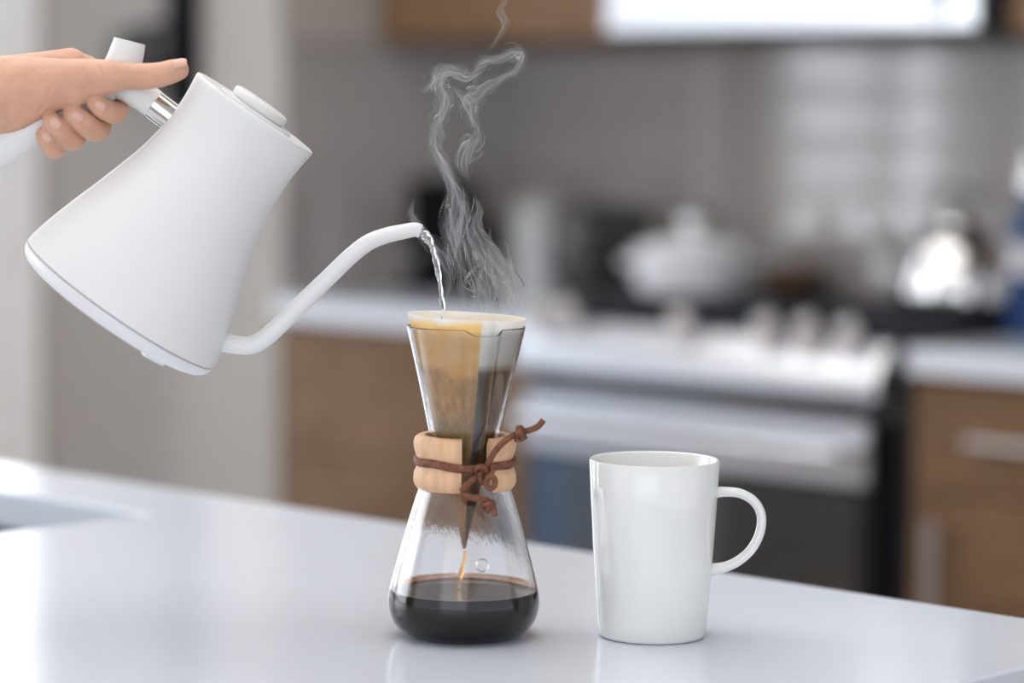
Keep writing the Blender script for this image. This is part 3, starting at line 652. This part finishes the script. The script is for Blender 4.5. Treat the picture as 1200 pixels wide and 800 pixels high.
# spout, hollow at the lip
sp_pts = [(248, 398), (262, 401), (278, 404), (292, 404.5), (306, 399), (322, 386), (350, 359), (385, 325), (412, 299), (432, 284), (452, 276), (472, 271.5), (486, 269), (493, 271)]
sp_r = [13, 11.5, 10.8, 10.6, 10.6, 10.6, 10.4, 10.0, 9.8, 9.6, 9.2, 8.8, 8.4, 8.0]
obj('spout', tube([P(a, b) for a, b in sp_pts], [r * S for r in sp_r], 24, 6), M['kettle'], kt, smooth=0.8)
obj('spout_mouth', tube([P(491.5, 271.0), P(494.2, 272.4)], [6.8 * S, 6.8 * S], 20, 1), M['nickel'], kt, smooth=0.8)
# collar, arm and grip
obj('handle_collar', cyl(P(203, 139), P(180, 121.5), 17.2 * S, bev=0.0006), M['chrome'], kt, smooth=0.7, label='polished chrome collar between body and handle')
obj('handle', tube([P(181, 122), P(165, 111), P(146, 99), P(128, 92)], [16.8 * S, 17.5 * S, 19 * S, 19 * S], 28, 5), M['kettle'], kt, smooth=0.8)
obj('grip', tube([P(152, 48), P(149, 60), P(144, 75), P(133, 92), P(112, 110), P(80, 130), P(40, 150), P(8, 168), P(-8, 177)], [18.5 * S, 20 * S, 21 * S, 20 * S, 19 * S, 18.5 * S, 19 * S, 20 * S, 20.5 * S], 32, 5), M['kettle'], kt, smooth=0.8)

# water stream
wp = [(490, 270), (498, 275), (504, 284), (509, 298), (513, 316), (516, 335), (518.5, 355), (520, 374), (520.5, 384)]
wr = [3.6, 4.4, 4.2, 3.3, 3.0, 2.8, 2.6, 2.4, 2.4]
V, F = [], []
S_ = smoothpath([Vector((*P(a, b), r * S)) for (a, b), r in zip(wp, wr)], 14)
for i, s in enumerate(S_):
    c = Vector(s[:3]); tdir = Vector((S_[min(i+1, len(S_)-1)] - S_[max(0, i-1)])[:3]).normalized(); N = (FWD - tdir * FWD.dot(tdir)).normalized(); B = tdir.cross(N)
    for k in range(14):
        a = 2 * pi * k / 14; tw = a + i * 0.09
        r = s[3] * (1 + 0.24 * cos(2 * tw) + 0.10 * sin(i * 0.55))
        V.append(c + N * cos(a) * r + B * sin(a) * r)
for i in range(len(S_) - 1):
    for k in range(14): F.append((14*i + k, 14*i + (k+1) % 14, 14*i + 14 + (k+1) % 14, 14*i + 14 + k))
F += [tuple(range(13, -1, -1)), tuple(range(14 * (len(S_) - 1), 14 * len(S_)))]
tag(obj('water_stream', (V, F), M['water'], loc=P(520, 384), smooth=True), 'clear stream of hot water arcing from kettle spout into filter', 'water')

# ---------------------------------------------------------------- steam: thin curling veils of scattering vapour
vm = bpy.data.materials.new('steam_vapour'); vm.use_nodes = True; nt = vm.node_tree
nt.nodes.remove(nt.nodes['Principled BSDF']); vs = nt.nodes.new('ShaderNodeVolumeScatter'); vs.inputs['Color'].default_value = (0.92, 0.95, 1, 1); vs.inputs['Density'].default_value = 135.0; vs.inputs['Anisotropy'].default_value = 0.2
nt.links.new(vs.outputs[0], nt.nodes['Material Output'].inputs['Volume'])
def veil(path, widths, th, seed, d0=0):
    """a thin folded sheet of vapour swept along a path; it reads brightest where it folds edge-on"""
    rnd = random.Random(seed); pts = []
    for (a, b), w_ in zip(path, widths):
        pts.append(Vector((a, b, d0 + rnd.uniform(-5, 5), w_)))
    Q = smoothpath(pts, 12); V, F = [], []; n = 26; L = len(Q); ph = rnd.uniform(0, 6)
    for i, q in enumerate(Q):
        e = sin(pi * min(1, max(0, (i + 0.25) / (L - 0.5)))) ** 0.9
        q0, q1 = Q[max(0, i-2)], Q[min(L-1, i+2)]; tx, ty = q1.x - q0.x, q1.y - q0.y; l = sqrt(tx*tx + ty*ty) or 1; nx, ny = -ty / l, tx / l
        wv = q.w * e * (1 + 0.35 * noise.noise(Vector((i * 0.11, seed, 0)))); pp = ph + i * 0.045 + 1.5 * noise.noise(Vector((i * 0.06, seed * 2.3, 1)))
        fo = 0.42 + 0.25 * noise.noise(Vector((i * 0.09, seed * 1.7, 3)))
        ring = []
        for side in (1, -1):
            for k in range(n + 1):
                u = -1 + 2 * k / n; u = u if side == 1 else -u
                x = wv * (u + fo * sin(4.2 * u + pp)); y = wv * 0.9 * cos(3.6 * u + pp * 0.8)
                dx = wv * (1 + fo * 4.2 * cos(4.2 * u + pp)); dy = -wv * 3.24 * sin(3.6 * u + pp * 0.8); dl = sqrt(dx*dx + dy*dy) or 1
                t = side * th * 0.5 * max(0.02, (1 - u * u)) * (0.3 + 0.7 * e)
                x2, y2 = x - dy / dl * t, y + dx / dl * t
                ring.append((x2, y2))
        for x2, y2 in ring: V.append(P(q.x + nx * x2, q.y + ny * x2, q.z + y2))
    m = 2 * (n + 1)
    for i in range(L - 1):
        for k in range(m): F.append((m*i + k, m*i + (k+1) % m, m*i + m + (k+1) % m, m*i + m + k))
    for i in (0, L - 1):
        for k in range(n): F.append((m*i + k, m*i + k + 1, m*i + m - 2 - k, m*i + m - 1 - k))
    return V, F
VEILS = [
 ([(545, 368), (541, 340), (538, 312), (533, 285), (529, 257), (531, 224), (524, 196), (510, 177), (506, 160), (510, 143), (522, 138)], [8, 12, 13, 12, 10, 7, 8, 8, 7, 6, 4], 0.9),
 ([(530, 330), (528, 300), (534, 270), (540, 246), (533, 222), (522, 200), (512, 178)], [8, 12, 12, 9, 8, 7, 4], 0.8),
 ([(516, 178), (516, 158), (513, 145), (518, 130), (522, 112), (515, 98), (524, 86), (540, 80)], [5, 8, 8, 8, 10, 9, 6, 3], 0.8),
 ([(489, 107), (499, 105), (508, 98), (513, 88), (524, 82), (537, 86), (548, 90), (560, 84), (572, 76)], [2, 6, 9, 9, 9, 9, 9, 8, 3], 0.9),
 ([(560, 100), (556, 84), (566, 72), (582, 70), (598, 64), (609, 62), (611, 72), (603, 84), (590, 92), (576, 98)], [4, 7, 8, 7, 7, 6, 6, 6, 6, 3], 0.9),
 ([(536, 136), (545, 120), (556, 112), (568, 104), (584, 94), (598, 84)], [5, 9, 10, 9, 7, 3], 0.7),
 ([(530, 100), (540, 112), (549, 124), (552, 138), (557, 150), (567, 160)], [6, 9, 8, 6, 5, 3], 0.8),
 ([(554, 366), (560, 340), (556, 315), (548, 290), (543, 268), (546, 248), (540, 232), (534, 210)], [12, 16, 16, 13, 10, 8, 7, 4], 0.8),
 ([(590, 372), (592, 350), (584, 328), (574, 304), (564, 280), (558, 262), (562, 246), (556, 222)], [16, 22, 20, 16, 13, 10, 8, 4], 0.9),
 ([(604, 370), (600, 346), (594, 328), (582, 310), (574, 288), (576, 264)], [10, 16, 15, 12, 9, 4], 0.7),
 ([(522, 352), (526, 330), (520, 305), (510, 290), (499, 278), (489, 262), (482, 246), (488, 232)], [6, 10, 10, 8, 7, 7, 6, 3], 0.8),
 ([(568, 370), (574, 348), (568, 330), (570, 310), (566, 286)], [16, 20, 17, 12, 5], 0.7),
 ([(552, 212), (543, 192), (550, 174), (558, 160), (562, 142)], [6, 10, 10, 8, 4], 0.6),
 ([(566, 70), (592, 30), (586, 10), (606, -12)], [3, 5, 4, 3], 0.5),
]
jit = random.Random(11)
tag(obj('steam', join(*[veil([(x_ + jit.uniform(-3, 3), y_ + jit.uniform(-3, 3)) for x_, y_ in a], [w_ * jit.uniform(0.7, 1.25) for w_ in b], c * 0.42, i * 7 + 3 + kk * 101, d0=(i % 5) * 7 - 14 + kk * 9) for i, (a, b, c) in enumerate(VEILS) for kk in range(4)]), vm, loc=P(548, 374), smooth=True), 'wisps of white steam curling up from the filter', 'steam', kind='stuff')

# ---------------------------------------------------------------- the hand on the handle
skin = mat('skin', (0.60, 0.34, 0.235), 0.5, sss=0.35, vary=0.10, vscale=55, bump=0.10, bscale=320)
def cone_chain(pts, sub=7):
    """tapered rounded chain through (px,py,depth,r)"""
    Q = smoothpath([Vector(p) for p in pts], sub); out = []
    for a, b in zip(Q, Q[1:]):
        steps = max(1, int((b - a).length / 4))
        for k in range(steps): out.append(a.lerp(b, k / steps))
    out.append(Q[-1]); return out
chains = [
 [(-620, 128, 12, 66), (-380, 122, 10, 56), (-200, 116, 6, 46), (-90, 113, 2, 43), (-30, 112, 0, 44), (20, 106, -6, 40), (58, 99, -18, 31), (92, 94, -27, 24.5), (128, 90, -32, 18.5)],
 [(92, 93, -27, 22), (128, 90, -32, 18.2), (150, 89, -33.5, 15.6), (172, 89.5, -34, 15.4), (190, 87, -34, 14.6), (202, 83.5, -34, 14.0), (209, 81.5, -34, 12.6)],
 [(-60, 105, 14, 38), (0, 100, 20, 35), (45, 88, 26, 27), (82, 76, 30, 20)],
 [(-60, 110, 20, 36), (0, 108, 28, 33), (72, 86, 48, 21)],
 [(-60, 115, 20, 36), (0, 115, 30, 34), (58, 100, 58, 20)],
 [(-60, 118, 14, 36), (0, 122, 22, 33), (42, 116, 60, 18)],
 [(-30, 124, 0, 34), (10, 126, -8, 31), (38, 113, -16, 26), (62, 107, -20, 24), (86, 106, -24, 20)],
 [(82, 76, 30, 19), (112, 86, 42, 15), (136, 112, 38, 13.5), (138, 127, 14, 13.2), (132, 132, -6, 13.2), (120, 126, -23, 12.8), (113, 120, -27, 12)],
 [(72, 86, 48, 19), (100, 106, 52, 15), (114, 134, 38, 14), (117, 149, 14, 13.8), (110, 152, -6, 14), (96, 142, -24, 13.4), (86, 134, -28, 12.5)],
 [(58, 100, 58, 18), (76, 122, 56, 15), (86, 148, 38, 14), (88, 161, 14, 13.6), (81, 162, -6, 13.8), (69, 151, -24, 13), (61, 143, -28, 12)],
 [(42, 116, 60, 16), (54, 138, 52, 13), (62, 162, 34, 12.4), (65, 173, 12, 12), (62, 173, -6, 12), (56, 165, -20, 11.6), (53, 158, -23, 11)],
]
import numpy as np
def sdf_chain(pts, X, lo, h, sub=5, cut=0.016):
    """distance field (metres) of a tapered rounded chain on the grid"""
    D = np.full(X[0].shape[:1] + X[1].shape[1:2] + X[2].shape[2:], 1.0, np.float32)
    Q = smoothpath([Vector(p) for p in pts], sub)
    for a, b in zip(Q, Q[1:]):
        A = np.array([a.x, a.y, a.z]); B = np.array([b.x, b.y, b.z]); m = max(a.w, b.w) + cut / S
        i0 = np.maximum(0, np.floor((np.minimum(A, B) - m - lo) / h).astype(int)); i1 = np.ceil((np.maximum(A, B) + m - lo) / h).astype(int) + 1
        sl = tuple(slice(i0[k], min(i1[k], D.shape[k])) for k in range(3))
        if any(q.stop <= q.start for q in sl): continue
        x = X[0][sl[0], :, :] - A[0]; y = X[1][:, sl[1], :] - A[1]; z = X[2][:, :, sl[2]] - A[2]; d = B - A
        t = np.clip((x * d[0] + y * d[1] + z * d[2]) / max(1e-9, (d * d).sum()), 0, 1)
        v = np.sqrt((x - t * d[0])**2 + (y - t * d[1])**2 + (z - t * d[2])**2) - (a.w + (b.w - a.w) * t)
        D[sl] = np.minimum(D[sl], (v * S).astype(np.float32))
    return D
def smin(a, b, k):
    h_ = np.clip(0.5 + 0.5 * (b - a) / k, 0, 1); return b + (a - b) * h_ - k * h_ * (1 - h_)
h = 1.5                                                     # grid step in pixels of the photograph (0.9 mm)
lo = np.array([-420.0, 40.0, -70.0]); hi = np.array([235.0, 200.0, 100.0]); nn = np.ceil((hi - lo) / h).astype(int)
X = [(lo[0] + h * np.arange(nn[0]))[:, None, None], (lo[1] + h * np.arange(nn[1]))[None, :, None], (lo[2] + h * np.arange(nn[2]))[None, None, :]]
palm = None
for ch in [chains[k] for k in (0, 1, 2, 3, 4, 5, 6)]:
    D = sdf_chain(ch, X, lo, h); palm = D if palm is None else smin(palm, D, 0.004)
for ch in chains[7:]:
    D = sdf_chain(ch, X, lo, h); palm = smin(palm, D, 0.0011)
G = palm; ins = G < 0
def surface_nets(G, ins):
    n = G.shape; c = np.zeros(tuple(k - 1 for k in n) + (3,), np.float32); cnt = np.zeros(tuple(k - 1 for k in n), np.float32)
    for ax in range(3):
        o1, o2 = [k for k in range(3) if k != ax]
        for p in (0, 1):
            for q in (0, 1):
                def sl(off):
                    r = [None] * 3; r[ax] = slice(off, n[ax] - 1 + off); r[o1] = slice(p, n[o1] - 1 + p); r[o2] = slice(q, n[o2] - 1 + q); return tuple(r)
                a, b = G[sl(0)], G[sl(1)]; cr_ = ins[sl(0)] != ins[sl(1)]
                t = np.where(cr_, a / np.where(cr_, a - b, 1), 0)
                c[..., ax] += t * cr_; c[..., o1] += p * cr_; c[..., o2] += q * cr_; cnt += cr_
    act = cnt > 0; idx = -np.ones(act.shape, np.int64); idx[act] = np.arange(act.sum())
    ijk = np.argwhere(act); Vv = ijk + c[act] / cnt[act][:, None]; Fq = []
    for ax in range(3):
        o1, o2 = [(ax + 1) % 3, (ax + 2) % 3]; r0 = [slice(1, n[k] - 1) for k in range(3)]; r0[ax] = slice(0, n[ax] - 1); r1 = list(r0); r1[ax] = slice(1, n[ax])
        e = np.argwhere(ins[tuple(r0)] != ins[tuple(r1)]); e = e + np.array([0 if k == ax else 1 for k in range(3)])
        u = np.zeros(3, int); u[o1] = 1; v_ = np.zeros(3, int); v_[o2] = 1
        g = lambda w_: idx[tuple((e - w_).T)]
        Fq.append(np.stack([g(u * 0), g(u), g(u + v_), g(v_)], 1))
    return Vv, np.concatenate(Fq)
Vv, Fq = surface_nets(G, ins)
Vv = lo + Vv * h
V = [P(a, b, c) for a, b, c in Vv]
hand_base = P(-30, 112)
hr = empty('person', 'person seen only as a bare forearm and hand gripping the kettle handle', 'person', hand_base, basis=BASIS)
hand = obj('hand', (V, [tuple(int(i) for i in f) for f in Fq]), skin, hr, smooth=True)
me = hand.data
bm = bmesh.new(); bm.from_mesh(me)
for _ in range(3): bmesh.ops.smooth_vert(bm, verts=bm.verts, factor=0.5, use_axis_x=True, use_axis_y=True, use_axis_z=True)
bm.to_mesh(me); bm.free()
CREASES = [([(121, 78), (127, 88), (127, 100)], 0.0004), ([(62, 88), (65, 104), (60, 118), (50, 130)], 0.00045), ([(75, 94), (76, 106), (70, 118)], 0.0003), ([(50, 96), (52, 112), (45, 126)], 0.00025),
 ([(173, 79), (176, 86), (175, 94)], 0.0003), ([(180, 79), (182, 88)], 0.0003), ([(168, 80), (169, 88)], 0.0002), ([(30, 140), (12, 150), (2, 152)], 0.0003), ([(95, 86), (92, 100), (86, 112)], 0.0002)]
nrm_ = [v.normal.copy() for v in me.vertices]; cos_ = []
for v, nv_ in zip(me.vertices, nrm_):
    q = v.co; n1 = noise.noise(q * 160); n2 = noise.noise(Vector((q.x * 420, q.y * 200, q.z * 160)))
    hx, hy = -30 + q.x / S, 112 - q.z / S
    if nv_.y < 0.2:
        for cr1, dpt in CREASES:
            for (ax_, ay_), (bx_, by_) in zip(cr1, cr1[1:]):
                L2 = (bx_ - ax_)**2 + (by_ - ay_)**2; tt_ = max(0, min(1, ((hx - ax_) * (bx_ - ax_) + (hy - ay_) * (by_ - ay_)) / L2))
                dd_ = sqrt((hx - ax_ - tt_ * (bx_ - ax_))**2 + (hy - ay_ - tt_ * (by_ - ay_))**2)
                if dd_ < 6: q = q - nv_ * (dpt * math.exp(-(dd_ / 1.7)**2)) + nv_ * (dpt * 0.35 * math.exp(-((dd_ - 4.2) / 1.8)**2))
    cos_ += list(q + nv_ * (0.00018 * n1 + 0.00010 * n2))
me.vertices.foreach_set('co', cos_); me.update()
me.shade_smooth()
if not me.materials: me.materials.append(skin)
nail = mat('fingernail', (0.70, 0.38, 0.30), 0.25, sss=0.2, vary=0.03)
def nail_at(px, py, dd, ang, ln, wd, tip=True, tilt=0.0):
    ax = (RIGHT * cos(ang) + UP * sin(ang)).normalized(); out_ = (-FWD * cos(tilt) + UP * sin(tilt)); out_ = (out_ - ax * out_.dot(ax)).normalized(); sd = out_.cross(ax)
    c = P(px, py, dd); V, F = [], []; nu, nv = 8, 7
    for s_ in (0, 1):
        for i in range(nu + 1):
            for j in range(nv + 1):
                u, v = i / nu * 2 - 1, j / nv * 2 - 1
                w_ = wd * (1 - 0.35 * max(0, u) ** 4 - 0.35 * max(0, -u) ** 3)
                h = -0.30 * wd * (v * v) - 0.12 * ln * u * u - (0.9 if s_ else 0)
                V.append(c + ax * (u * ln * S) + sd * (v * w_ * S) + out_ * (h * S))
    m_ = (nu + 1) * (nv + 1)
    for i in range(nu):
        for j in range(nv):
            a = i * (nv + 1) + j; F.append((a, a + 1, a + nv + 2, a + nv + 1)); F.append((a + m_, a + nv + 1 + m_, a + nv + 2 + m_, a + 1 + m_))
    rim = [j for j in range(nv + 1)] + [i * (nv + 1) + nv for i in range(1, nu + 1)] + [nu * (nv + 1) + j for j in range(nv - 1, -1, -1)] + [i * (nv + 1) for i in range(nu - 1, 0, -1)]
    for a, b in zip(rim, rim[1:] + rim[:1]): F.append((a, a + m_, b + m_, b))
    obj('fingernail', (V, F), nail, hr, smooth=True)
nail_at(208.5, 72.6, -44.6, 0.22, 10, 7, tilt=0.75)
nail_at(117, 124, -39.6, 2.6, 7.5, 6.5)
nail_at(90, 136.5, -41.6, 2.5, 7.5, 6.5)
nail_at(64, 145, -41.2, 2.4, 7.5, 6.5)
nail_at(54, 161, -35.2, 2.3, 6.5, 5.5)
